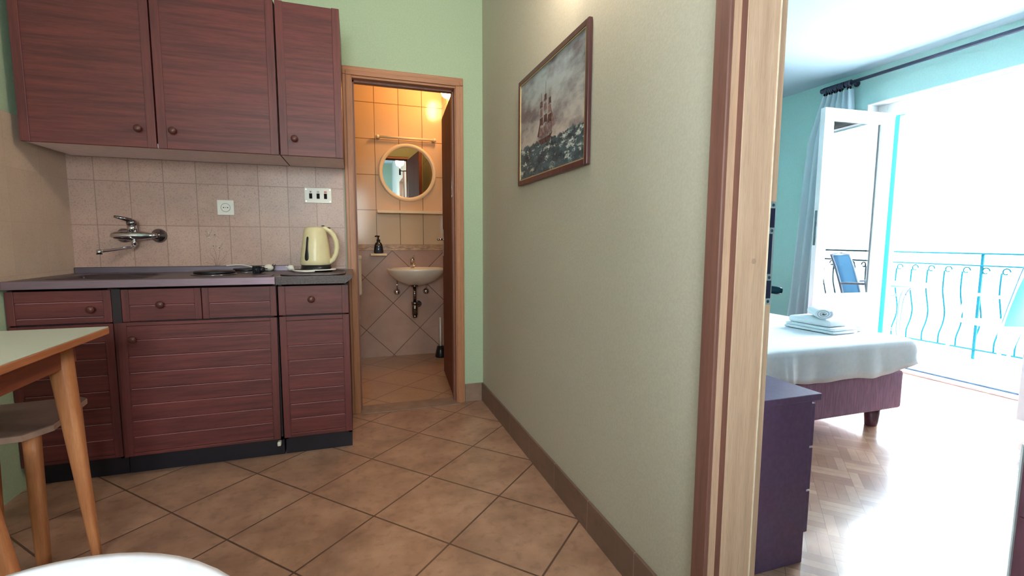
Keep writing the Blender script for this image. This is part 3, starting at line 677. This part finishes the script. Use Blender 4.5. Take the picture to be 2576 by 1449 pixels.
# ------------------------------------------------------------------ picture and kitchen sconce
pc = (XR, 1.857, 1.552)
t = thing('framed_painting', 'framed painting of a sailing ship on a stormy sea on the long wall', 'painting', pc)
y0, y1, z0, z1 = 1.497, 2.217, 1.312, 1.796; fwd = .022
f = B().box(.764, .7795, y0, y0+fwd, z0, z1, .003).box(.764, .7795, y1-fwd, y1, z0, z1, .003).box(.7643, .7795, y0+fwd+.0003, y1-fwd-.0003, z0, z0+fwd, .002).box(.7643, .7795, y0+fwd+.0003, y1-fwd-.0003, z1-fwd, z1, .002)
f.build('frame', m['frame_wood'], t)
i = .0035; a0, a1, b0, b1 = y0+fwd, y1-fwd, z0+fwd, z1-fwd
B().box(.7655, .772, a0, a0+i, b0, b1).box(.7655, .772, a1-i, a1, b0, b1).box(.7657, .772, a0+i, a1-i, b0, b0+i).box(.7657, .772, a0+i, a1-i, b1-i, b1).build('inner_slip', m['gold'], t)
cv = B().box(.770, .7785, a0, a1, b0, b1)
sy, sz = 1.885, 1.468                                          # ship, left is +y
def poly(pts, mi, e=.0):
    cv.mi = mi; cv.prism([(sy-u, sz+w) for u, w in pts], 'X', .7694-e, .7702)
poly([(-.075, .012), (-.05, -.012), (.045, -.010), (.075, .022), (.04, .012), (-.04, .010)], 1)
for mxp, h0 in ((-.045, .20), (.0, .235), (.045, .19)): poly([(mxp-.0015, .005), (mxp+.0015, .005), (mxp+.001, h0), (mxp-.001, h0)], 1)
rs = random.Random(5)
for mxp, lev in ((-.045, (.02, .065, .105, .14)), (.0, (.02, .07, .12, .16)), (.045, (.02, .062, .10, .135))):
    for q, z in enumerate(lev):
        w = .024-.0035*q; h_ = .038-.004*q
        poly([(mxp-w, z), (mxp-w*.3, z+.006), (mxp+w*1.05, z), (mxp+w*.92, z+h_*.5), (mxp+w*.8, z+h_), (mxp-w*.78, z+h_)], 1 if (q+int(mxp*100)) % 2 else 2, .0002+.0001*q)
poly([(.05, .03), (.105, .045), (.06, .12)], 2); poly([(-.055, .02), (-.09, .03), (-.058, .09)], 1)
cv.build('canvas', [m['canvas'], m['ship'], m['ship_pale']], t)
sc_ = thing('wall_sconce', 'black arm wall lamp with lit white glass shade above the painting', 'lamp', (XR, 1.5, 2.07))
B().cyl((XR, 1.5, 2.05), (XR-.02, 1.5, 2.05), .045).cyl((XR-.01, 1.5, 2.05), (.66, 1.5, 2.05), .009).cyl((.66, 1.5, 1.99), (.66, 1.5, 2.12), .013).build('arm', m['blackmetal'], sc_)
B().lathe([(.03, 0), (.05, .01), (.058, .04), (.06, .12), (.055, .12)], (.66, 1.5, 2.12), seg=24).build('glass_shade', m['shade'], sc_)

# ------------------------------------------------------------------ bathroom
t = thing('round_mirror', 'round mirror with ivory frame above the bathroom shelf', 'mirror', (.466, YT, 1.39))
mc = (.466, YT, 1.640)
B().lathe([(.246, .0), (.252, .006), (.250, .018), (.240, .025), (.226, .022), (.218, .014), (.216, .010), (.216, .002)], mc, 'Y', 64, cap0=False, cap1=False).build('frame', m['ivory'], t)
B().lathe([(.217, .006), (.217, .0085)], mc, 'Y', 64, smooth=False).build('mirror_glass', m['mirror'], t, M=Matrix.Translation(mc) @ Matrix.Rotation(math.radians(0), 4, 'Z') @ Matrix.Translation(-Vector(mc)))
t = thing('towel_rail', 'ivory rod rail on the tiles above the round mirror', 'rail', (.457, YT, 1.925))
B().cyl((.212, YT-.035, 1.93), (.700, YT-.035, 1.93), .011).build('rod', m['ivory'], t)
for x in (.222, .695): B().cyl((x, YT, 1.93), (x, YT-.036, 1.93), .014).ball((x-.008 if x < .4 else x+.006, YT-.035, 1.93), .017).build('bracket', m['ivory'], t)
tag(B().box(.196, .772, YT-.105, YT, 1.285, 1.298, .003).box(.196, .772, YT-.109, YT-.100, 1.279, 1.304, .003).build('bathroom_shelf', m['ivory'], origin=(.48, YT, 1.279)), 'long ivory shelf under the round mirror', 'shelf')
t = thing('washbasin', 'white half-round washbasin on the bathroom wall', 'sink', (.505, YT, .66))
bc = (.510, YT-.19); R = []
def basin_ring(rx, ry, z, off=0):
    out = []
    for q in range(40):
        a = 2*PI*q/40; x = bc[0]+rx*math.cos(a); y = bc[1]+off+ry*math.sin(a)
        out.append(Vector((x, min(y, YT-.0055), z)))
    return out
prof = [(.05, .05, .655, .06), (.10, .10, .665, .05), (.17, .16, .700, .03), (.225, .21, .750, .01), (.252, .232, .790, 0), (.256, .236, .802, 0), (.250, .230, .808, 0), (.225, .185, .805, -.01), (.19, .15, .76, -.01), (.12, .10, .72, -.01), (.02, .02, .712, -.01)]
B().rings([basin_ring(*p_) for p_ in prof]).build('bowl', m['ceramic'], t)
tp = B().cyl((.487, YT-.07, .800), (.487, YT-.07, .868), .019, .017).ball((.487, YT-.07, .873), .020).tube([(.487, YT-.075, .835), (.487, YT-.12, .850), (.487, YT-.165, .842), (.487, YT-.17, .828)], .011, 10)
tp.tube([(.487, YT-.07, .885), (.490, YT-.085, .900), (.492, YT-.12, .912)], .006, 8); tp.build('basin_tap', m['chrome'], t)
tr = B().cyl((.494, YT-.14, .655), (.494, YT-.14, .64), .03).cyl((.494, YT-.14, .64), (.494, YT-.14, .50), .014)
tr.cyl((.494, YT-.14, .50), (.494, YT-.14, .39), .026).cyl((.494, YT-.14, .39), (.494, YT-.14, .365), .020).cyl((.494, YT-.14, .505), (.494, YT-.14, .485), .030)
tr.cyl((.494, YT-.13, .475), (.53, YT-.11, .480), .018).tube([(.52, YT-.12, .48), (.54, YT-.08, .475), (.54, YT, .47)], .014, 10).cyl((.54, YT-.004, .47), (.54, YT-.012, .47), .03)
tr.build('drain_trap', m['darkchrome'], t)
for x in (.352, .612):
    B().lathe([(.028, 0), (.026, .006), (.012, .012), (.012, .03), (.020, .034), (.022, .05), (.010, .054)], (x, YT-.004, .585), 'Y').cyl((x, YT-.035, .59), (x, YT-.035, .70), .006).build('angle_valve', m['chrome'], t)
tag(B().box(.130, .268, YT-.105, YT, .912, .932, .004).build('soap_shelf', m['ivory'], origin=(.2, YT, .912)), 'small ivory shelf carrying the soap bottle', 'shelf')
t = thing('soap_dispenser', 'clear pump bottle of dark blue soap on the small shelf', 'bottle', (.200, YT-.055, .932))
sc0 = (.200, YT-.055, .933)
B().lathe([(.036, 0), (.041, .006), (.038, .04), (.034, .07), (.026, .088), (.014, .098), (.012, .106)], sc0).build('bottle', m['clear'], t)
B().lathe([(.033, .003), (.037, .008), (.034, .04), (.031, .062)], sc0).build('liquid', m['soap'], t)
B().lathe([(.015, .100), (.016, .118), (.006, .122), (.005, .142)], sc0).tube([(.200, YT-.055, 1.080), (.188, YT-.06, 1.083), (.172, YT-.066, 1.078)], .006).cyl((.2, YT-.055, 1.074), (.2, YT-.055, 1.086), .012).build('pump', m['black'], t)
t = thing('toilet', 'white toilet with wall cistern half hidden by the door frame', 'toilet', (-.16, 4.1, 0))
B().box(-.36, .052, YT-.150, YT-.006, .575, .912, .02, 3).box(-.365, .056, YT-.155, YT-.006, .885, .915, .008).build('cistern', m['white'], t)
R = []
for z, rx, ry, oy in ((.0, .10, .13, .03), (.12, .10, .13, .03), (.25, .15, .19, .0), (.36, .185, .23, -.02), (.395, .188, .235, -.02), (.40, .17, .215, -.02)):
    R.append([Vector((-.16+rx*math.cos(2*PI*q/32), 4.06+oy+ry*math.sin(2*PI*q/32), z)) for q in range(32)])
B().rings(R).cyl((-.16, 4.30, .40), (-.16, 4.30, .58), .025).build('bowl', m['ceramic'], t)
R = [[Vector((-.16+rx*math.cos(2*PI*q/32), 4.04+ry*math.sin(2*PI*q/32), z)) for q in range(32)] for z, rx, ry in ((.398, .19, .24), (.418, .192, .242), (.425, .17, .22))]
B().rings(R).build('seat', m['white'], t)
t = thing('toilet_brush', 'black toilet brush holder on the bathroom floor behind the door edge', 'toilet brush', (.715, 4.19, 0))
B().lathe([(.048, 0), (.05, .01), (.04, .06), (.03, .10)], (.715, 4.19, 0)).build('holder', m['black'], t)
B().cyl((.715, 4.19, .08), (.715, 4.19, .36), .008).build('handle', m['white'], t)
t = thing('bathroom_lamp', 'lit white dome lamp at the top right corner of the bathroom', 'lamp', (XR-.006, 3.98, 2.20))
B().cyl((XR-.006, 3.98, 2.29), (XR-.02, 3.98, 2.29), .07).build('mount', m['ivory'], t)
B().ball((.752, 3.98, 2.29), .085, (.62, 1, 1), 28).build('globe', m['globe'], t)

# ------------------------------------------------------------------ bedroom
t = thing('bed', 'bed with plum brown upholstered base beside the balcony door', 'bed', (2.1, 2.7, 0))
bx0, bx1, by0, by1 = 1.38, 2.905, 1.765, 3.85
B().box(bx0, bx1, by0, by1, .118, .335, .018, 3).build('base', m['bedbase'], t)
B().box(bx0+.005, bx1+.045, by0+.006, by1, .337, .508, .03, 3).build('mattress', m['mattress'], t)
for x in (bx0+.12, bx1-.10):
    for y in (by0+.09, by1-.12): B().lathe([(.030, 0), (.032, .004), (.042, .118)], (x, y, 0)).build('leg', m['bedleg'], t)
# sheet: draped grid over the mattress with a hanging foot side
sb = B(); R = []
xs = [bx0-.01+(bx1+.062-(bx0-.01))*k/90 for k in range(91)]
def hem(x): return .338+.020*math.sin(x*3.1+2.0)+.008*math.sin(x*11)+.13*max(0, (x-2.62))-(.05*max(0, 1-abs(x-2.28)/.35))*0.4
for q, x in enumerate(xs):
    fold = .0035*math.sin(x*17+math.sin(x*5)*2)+.002*math.sin(x*41+1)+.012*math.exp(-((x-2.05)/.02)**2)+.010*math.exp(-((x-2.00)/.018)**2)
    row = []
    H = hem(x)
    ed = max(0, (x-(bx1+.030))/.03); dz = -.022*ed*ed
    for f_ in (1, .8, .6, .4, .22, .1): row.append(Vector((x, by0-.012-fold*f_*1.4-.004*f_, H+(.49-H)*(1-f_))))
    row += [Vector((x, by0-.010, .502+dz)), Vector((x, by0, .512+dz)), Vector((x, by0+.02, .516+dz))]
    for yy in (by0+.1, by0+.3, by0+.6, by0+1, by0+1.5, by1-.1): row.append(Vector((x, yy, .517+dz+.0015*math.sin(x*13+yy*17))))
    R.append(row)
x = bx1+.066
for zf in (0, .5, 1):
    R.append([Vector((x+.004*zf, p_.y, (p_.z-.03) if p_.z < .49 and False else max(.385, p_.z-.03-.09*zf) if p_.z > .385 else p_.z)) for p_ in R[90]])
sb.rings(R, False, False, True, False)
so = sb.build('bed_sheet', m['sheet'], origin=(2.1, 2.7, .517)); md = so.modifiers.new('thick', 'SOLIDIFY'); md.thickness = .003
tag(so, 'white bed sheet draped over the mattress and hanging at the foot', 'bed sheet')
# towels
def towel_stack(b, x0, x1, y0, y1, z0, layers, th, M):
    for k_ in range(layers):
        z = z0+k_*th; b.box(x0+.004*k_, x1-.003*k_, y0+.003*k_, y1-.004*k_, z+.0005, z+th-.0005, th*.42, 3, M=M)
def smooth_obj(o):
    for f_ in o.data.polygons: f_.use_smooth = True
    return o
zs = .5205
Mt = rotz(4, (2.70, 2.11, 0))
b = B(); towel_stack(b, 2.565, 2.775, 1.95, 2.265, zs, 2, .017, Mt)
tag(smooth_obj(b.build('folded_towel', m['towel'], origin=(2.70, 2.11, zs))), 'large folded white towel lowest of the stack on the bed', 'towel', 'towels on the bed')
b = B(); towel_stack(b, 2.575, 2.755, 1.985, 2.25, zs+.0345, 1, .040, Mt)
tag(smooth_obj(b.build('folded_towel', m['towel'], origin=(2.70, 2.11, zs+.0345))), 'thick folded white towel in the middle of the stack under the roll', 'towel', 'towels on the bed')
b = B(); R = []
rc = (2.655, 2.10); cz0 = zs+.075+.032; Mr = rotz(-38, (rc[0], rc[1], 0)); n = 80; ring0 = []
for y in (-.09, -.086, .106, .11):
    ring = []
    for inner in (0, 1):
        for q in (range(n) if not inner else reversed(range(n))):
            a = q/(n-1)*2*PI*3.1; r = max(.002, .008+.026*q/(n-1)-(.0066 if inner else 0)); ring.append(Vector((rc[0]+1.45*r*math.cos(a), rc[1]+y, cz0+r*math.sin(a))))
    ring0.append(ring)
b.rings(ring0, False, False)
for i_ in (0, -1):
    vs_ = ring0[i_]
    for q in range(n-1): b.quad(vs_[q], vs_[q+1], vs_[2*n-2-q], vs_[2*n-1-q])
tag(b.build('rolled_towel', m['towel'], M=Mr, origin=(rc[0], rc[1], zs+.076)), 'rolled white towel on top of the folded towels', 'towel', 'towels on the bed')
b = B(); b.box(2.80, 2.88, 1.98, 2.09, zs, zs+.020, .008, 3).box(2.805, 2.87, 1.99, 2.08, zs+.018, zs+.032, .006, 3)
tag(smooth_obj(b.build('small_towel', m['towel'], origin=(2.84, 2.04, zs))), 'small white face towel lying right of the towel stack', 'towel', 'towels on the bed')

# dark chest of drawers by the doorway
t = thing('chest_of_drawers', 'dark chest of drawers standing just inside the bedroom doorway', 'chest', (1.17, 1.3, 0))
cx0_, cx1_, cy0_, cy1_ = .965, 1.375, 1.085, 1.70
B().box(cx0_, cx1_-.006, cy0_, cy1_, 0, .548, .002).build('carcass', m['chest'], t)
B().box(cx0_, cx1_+.022, cy0_-.008, cy1_+.008, .549, .571, .002).build('top', m['chest'], t)
zz = [.098, .245, .392, .540]
for a, c in zip(zz[:-1], zz[1:]):
    dr = B().box(cx1_-.005, cx1_+.012, cy0_+.003, cy1_-.003, a+.003, c-.003, .002).build('drawer', m['chest'], t)
    for y in (1.20, 1.58): B().cyl((cx1_+.012, y, (a+c)/2), (cx1_+.02, y, (a+c)/2), .008, .010).build('knob', m['darkchrome'], dr)

# low dark cabinet at the right edge of the picture
t = thing('low_cabinet', 'low dark brown cabinet with white edging at the bottom right corner', 'cabinet', (2.15, .62, 0))
B().box(1.868, 2.45, .20, .80, .02, .452, .002).build('carcass', plain('plum_brown_board', (128, 80, 92), .45, 0, .08, 40, (1, 1, .2)), t)
B().box(1.860, 1.866, .205, .792, .03, .236).build('drawer', plain('plum_brown_front', (124, 76, 90), .45, 0, .08, 40, (1, 1, .2)), t)
B().box(1.860, 1.866, .205, .792, .242, .446).build('drawer', plain('plum_brown_front', (124, 76, 90), .45, 0, .08, 40, (1, 1, .2)), t)
B().box(1.858, 1.869, .799, .803, .02, .4515).box(1.858, 1.868, .198, .803, .452, .457).build('edging', m['gloss_white'], t)
for z in (.205, .275): B().box(1.845, 1.860, .44, .765, z, z+.008, .002).build('drawer_handle', m['black'], t)
B().box(1.89, 2.42, .22, .78, 0, .02).build('plinth', m['black'], t)

# curtain rod, rings, curtain
t = thing('curtain_rod', 'dark grey curtain rod above the balcony door', 'curtain rod', (4.02, 2.3, 2.40))
rx_, rz_ = 4.03, 2.392
B().cyl((rx_, .9, rz_), (rx_, 3.30, rz_), .0135).build('rod', m['rod'], t)
B().cyl((rx_, 3.29, rz_), (rx_, 3.318, rz_), .022, .020).build('finial', m['rod'], t)
for y in (3.06, 1.2): B().cyl((rx_, y, rz_), (XW, y, rz_), .008).cyl((XW-.008, y, rz_), (XW, y, rz_), .025).build('bracket', m['rod'], t)
ys = [3.05+.0118*k for k in range(21)]
for k_, y in enumerate(ys):
    if k_ in (4,): continue
    rg = B(); tl_ = .004*math.sin(k_*2.3)
    rg.tube([(rx_+.0225*math.cos(a), y+tl_*math.sin(a), rz_-.004+.0225*math.sin(a)) for a in [2*PI*q/20 for q in range(21)]], .0058, 6)
    r_ = rg.build('ring', m['rod'], t)
    if k_ % 2 == 0: B().box(rx_-.006, rx_+.006, y-.007, y+.007, rz_-.052, rz_-.030, .003).build('clip', m['blackmetal'], r_)
cb = B(); R = []
for z in [2.345-.06*k for k in range(0, 39)]:
    f_ = (2.345-z)/2.3; row = []
    y0_ = 3.03-.05*min(1, f_*5)+.03*f_; y1_ = 3.30+.10*min(1, f_*6)+.14*f_
    for q in range(61):
        u = q/60; amp = .022+.018*min(1, f_*3)
        row.append(Vector((rx_+.01+amp*math.sin(u*2*PI*6+.8*math.sin(f_*4)), y0_+(y1_-y0_)*u+.006*math.sin(u*40+f_*5), max(z, .03))))
    R.append(row)
cb.rings(R, False, False, True, False)
tag(cb.build('sheer_curtain', m['curtain'], origin=(4.04, 3.2, .03)), 'white sheer curtain gathered at the left end of the rod', 'curtain')

# balcony door leaves (open inward)
def balcony_leaf(label, hinge, ang, mirror=1):
    t = thing('balcony_door', label, 'door', (hinge[0], hinge[1], .03), 'open balcony door leaves')
    M = Matrix.Translation((hinge[0], hinge[1], 0)) @ Matrix.Rotation(math.radians(ang), 4, 'Z')
    w, z0_, z1_, th, s_ = .69, .045, 2.105, .045, .095
    b = B().box(0, s_, 0, th, z0_, z1_, .004).box(w-s_, w, 0, th, z0_, z1_, .004).box(s_, w-s_, 0, th, z1_-s_, z1_, .004).box(s_, w-s_, 0, th, z0_, z0_+.14, .004)
    b.box(s_, w-s_, .012, th-.012, z0_+.14, .55, .003).box(s_, w-s_, .0, th, .55, .62, .003)
    b.build('leaf_frame', m['gloss_white'], t, M=M)
    B().box(s_-.004, w-s_+.004, th/2-.003, th/2+.003, .62, z1_-s_, 0).build('glass_pane', m['pane'], t, M=M)
    B().box(w-.002, w+.002, .010, .032, 1.02, 1.30, .0005).box(w-.0, w+.004, .014, .028, 1.05, 1.09).box(w-.0, w+.004, .014, .028, 1.17, 1.21).build('lock_strip', m['darkchrome'], t, M=M)
    return t
balcony_leaf('white balcony door leaf with glass, open in front of the curtain', (4.243, 2.880), 176.5)
balcony_leaf('white balcony door leaf cut off by the right edge of the photo', (4.243, 1.476), 171.5)
# teal shutters outside
for lab, hx, hy, an in (('teal wooden shutter folded out beyond the left balcony door leaf', 4.43, 2.90, 84), ('teal wooden shutter folded out on the right side of the balcony door', 4.425, 1.45, -60)):
    t = thing('window_shutter', lab, 'shutter', (hx, hy, .03))
    M = Matrix.Translation((hx, hy, 0)) @ Matrix.Rotation(math.radians(an), 4, 'Z')
    b = B().box(0, .05, 0, .035, .02, 2.11, .003).box(.60, .65, 0, .035, .02, 2.11, .003).box(.05, .60, 0, .035, 2.04, 2.11, .003).box(.05, .60, 0, .035, .02, .10, .003)
    b.build('shutter_frame', m['teal'], t, M=M)
    b = B()
    for k_ in range(38): z = .105+k_*.051; b.prism([(.004, z), (.010, z-.004), (.031, z+.040), (.025, z+.044)], 'X', .048, .602)
    b.build('slats', m['teal'], t, M=M)

# ------------------------------------------------------------------ balcony and street
struct(B().box(4.30, 5.62, -1.4, 6.5, -.25, -.02).build('balcony_floor', m['balc']))
XRr = 5.38
t = thing('balcony_railing', 'teal wrought iron balcony railing with curled balusters', 'railing', (XRr, 2.8, -.02))
B().box(XRr-.02, XRr+.02, .2, 6.3, .940, .956, .004).box(XRr-.012, XRr+.012, .2, 6.3, .832, .846, .003).box(XRr-.012, XRr+.012, .2, 6.3, .062, .076, .003).build('rails', m['rail'], t)
y = 6.13
k_ = 0
while y > .3:
    if k_ % 6 == 0: B().box(XRr-.010, XRr+.010, y-.010, y+.010, -.02, .94, .002).build('post', m['rail'], t)
    pts = [(XRr, y, .066), (XRr, y, .16), (XRr+.045, y, .26), (XRr+.06, y, .36), (XRr+.03, y, .48), (XRr, y, .60), (XRr, y, .78)]
    b = B().tube(smooth_pts(pts, 4), .0075, 8)
    cur = []
    for q in range(22):
        a = PI - q/21*PI*1.75; r = .030-.014*q/21; cur.append((XRr, y-.030+r*math.cos(a), .790+r*math.sin(a)*1.15))
    b.tube(cur, .006, 7)
    b.build('baluster', m['rail'], t)
    y -= .142; k_ += 1
t = thing('bistro_table', 'small round metal table on the balcony beside the shutter', 'table', (4.86, 3.10, -.02))
tcx, tcy = 4.86, 3.10
B().lathe([(.29, 0), (.30, .004), (.30, .018), (.29, .022), (.01, .022)], (tcx, tcy, .643)).build('tabletop', m['greymetal'], t)
for q in range(4):
    a = PI/4+q*PI/2+.3; c_, s_ = math.cos(a), math.sin(a)
    pts = [(tcx+c_*r, tcy+s_*r, z) for r, z in ((.17, .643), (.12, .60), (.085, .52), (.075, .40), (.07, .25), (.10, .14), (.18, .06), (.27, -.015))]
    B().tube(smooth_pts(pts, 4), .007, 8).build('leg', m['greymetal'], t)
for z, r in ((.55, .098), (.22, .073)): B().tube([(tcx+r*math.cos(2*PI*q/24), tcy+r*math.sin(2*PI*q/24), z) for q in range(25)], .005, 6).build('leg_ring', m['greymetal'], t)
t = thing('garden_chair', 'pale metal garden armchair with blue mesh back on the balcony', 'chair', (4.95, 2.30, -.02))
M = Matrix.Translation((4.95, 2.30, -.02)) @ Matrix.Rotation(math.radians(-25), 4, 'Z')
mf = plain('pale_metal_frame', (214, 216, 220), .35, .3)
for s_ in (-1, 1):
    x = .25*s_
    pts = [(x*1.02, .30, 0), (x, .20, .30), (x, .13, .52), (x, .07, .62), (x, -.02, .655), (x, -.20, .655), (x, -.27, .65)]
    B().tube(smooth_pts(pts, 4), .012, 9).build('arm', mf, t, M=M)
    pts = [(x*1.0, -.27, 0), (x*.98, -.24, .25), (x*.96, -.23, .42), (x*.95, -.30, .70), (x*.93, -.38, .93)]
    B().tube(smooth_pts(pts, 4), .012, 9).build('back_leg', mf, t, M=M)
B().tube([(-.25, .20, .42), (.25, .20, .42), (.247, -.23, .42), (-.247, -.23, .42), (-.25, .19, .42)], .012).build('seat_frame', mf, t, M=M)
B().tube([(-.238, -.38, .93), (0, -.40, .96), (.238, -.38, .93)], .012).build('top_bar', mf, t, M=M)
B().rings([[Vector((x, y_, z_)) for x in (-.25, -.12, 0, .12, .25)] for y_, z_ in ((.20, .428), (.05, .412), (-.1, .408), (-.22, .425))], False, False, True, False).build('seat', m['sling'], t, M=M)
B().rings([[Vector((x, y_-.015*(1-(x/.25)**2), z_)) for x in (-.25, -.12, 0, .12, .25)] for y_, z_ in ((-.235, .44), (-.27, .58), (-.31, .72), (-.345, .84), (-.375, .93))], False, False, True, False).build('backrest', m['sling'], t, M=M)
for o in bpy.data.objects:
    if o.parent == t and o.name.split('.')[0] in ('seat', 'backrest'): md = o.modifiers.new('thick', 'SOLIDIFY'); md.thickness = .004
# building across the street
t = thing('building', 'sunlit white building across the street beyond the balcony', 'building', (9.6, 5, -6))
B().box(9.2, 10.2, -8, 22, -6, 5).build('wall', m['facade'], t)
for y_, z_ in ((4.49, 1.70), (4.38, 1.62)):
    pass
v = B()
for k_ in range(3): v.box(9.17, 9.2, 4.42, 4.66, 1.60+k_*.055, 1.62+k_*.055)
v.build('wall_vent', m['black'], t)
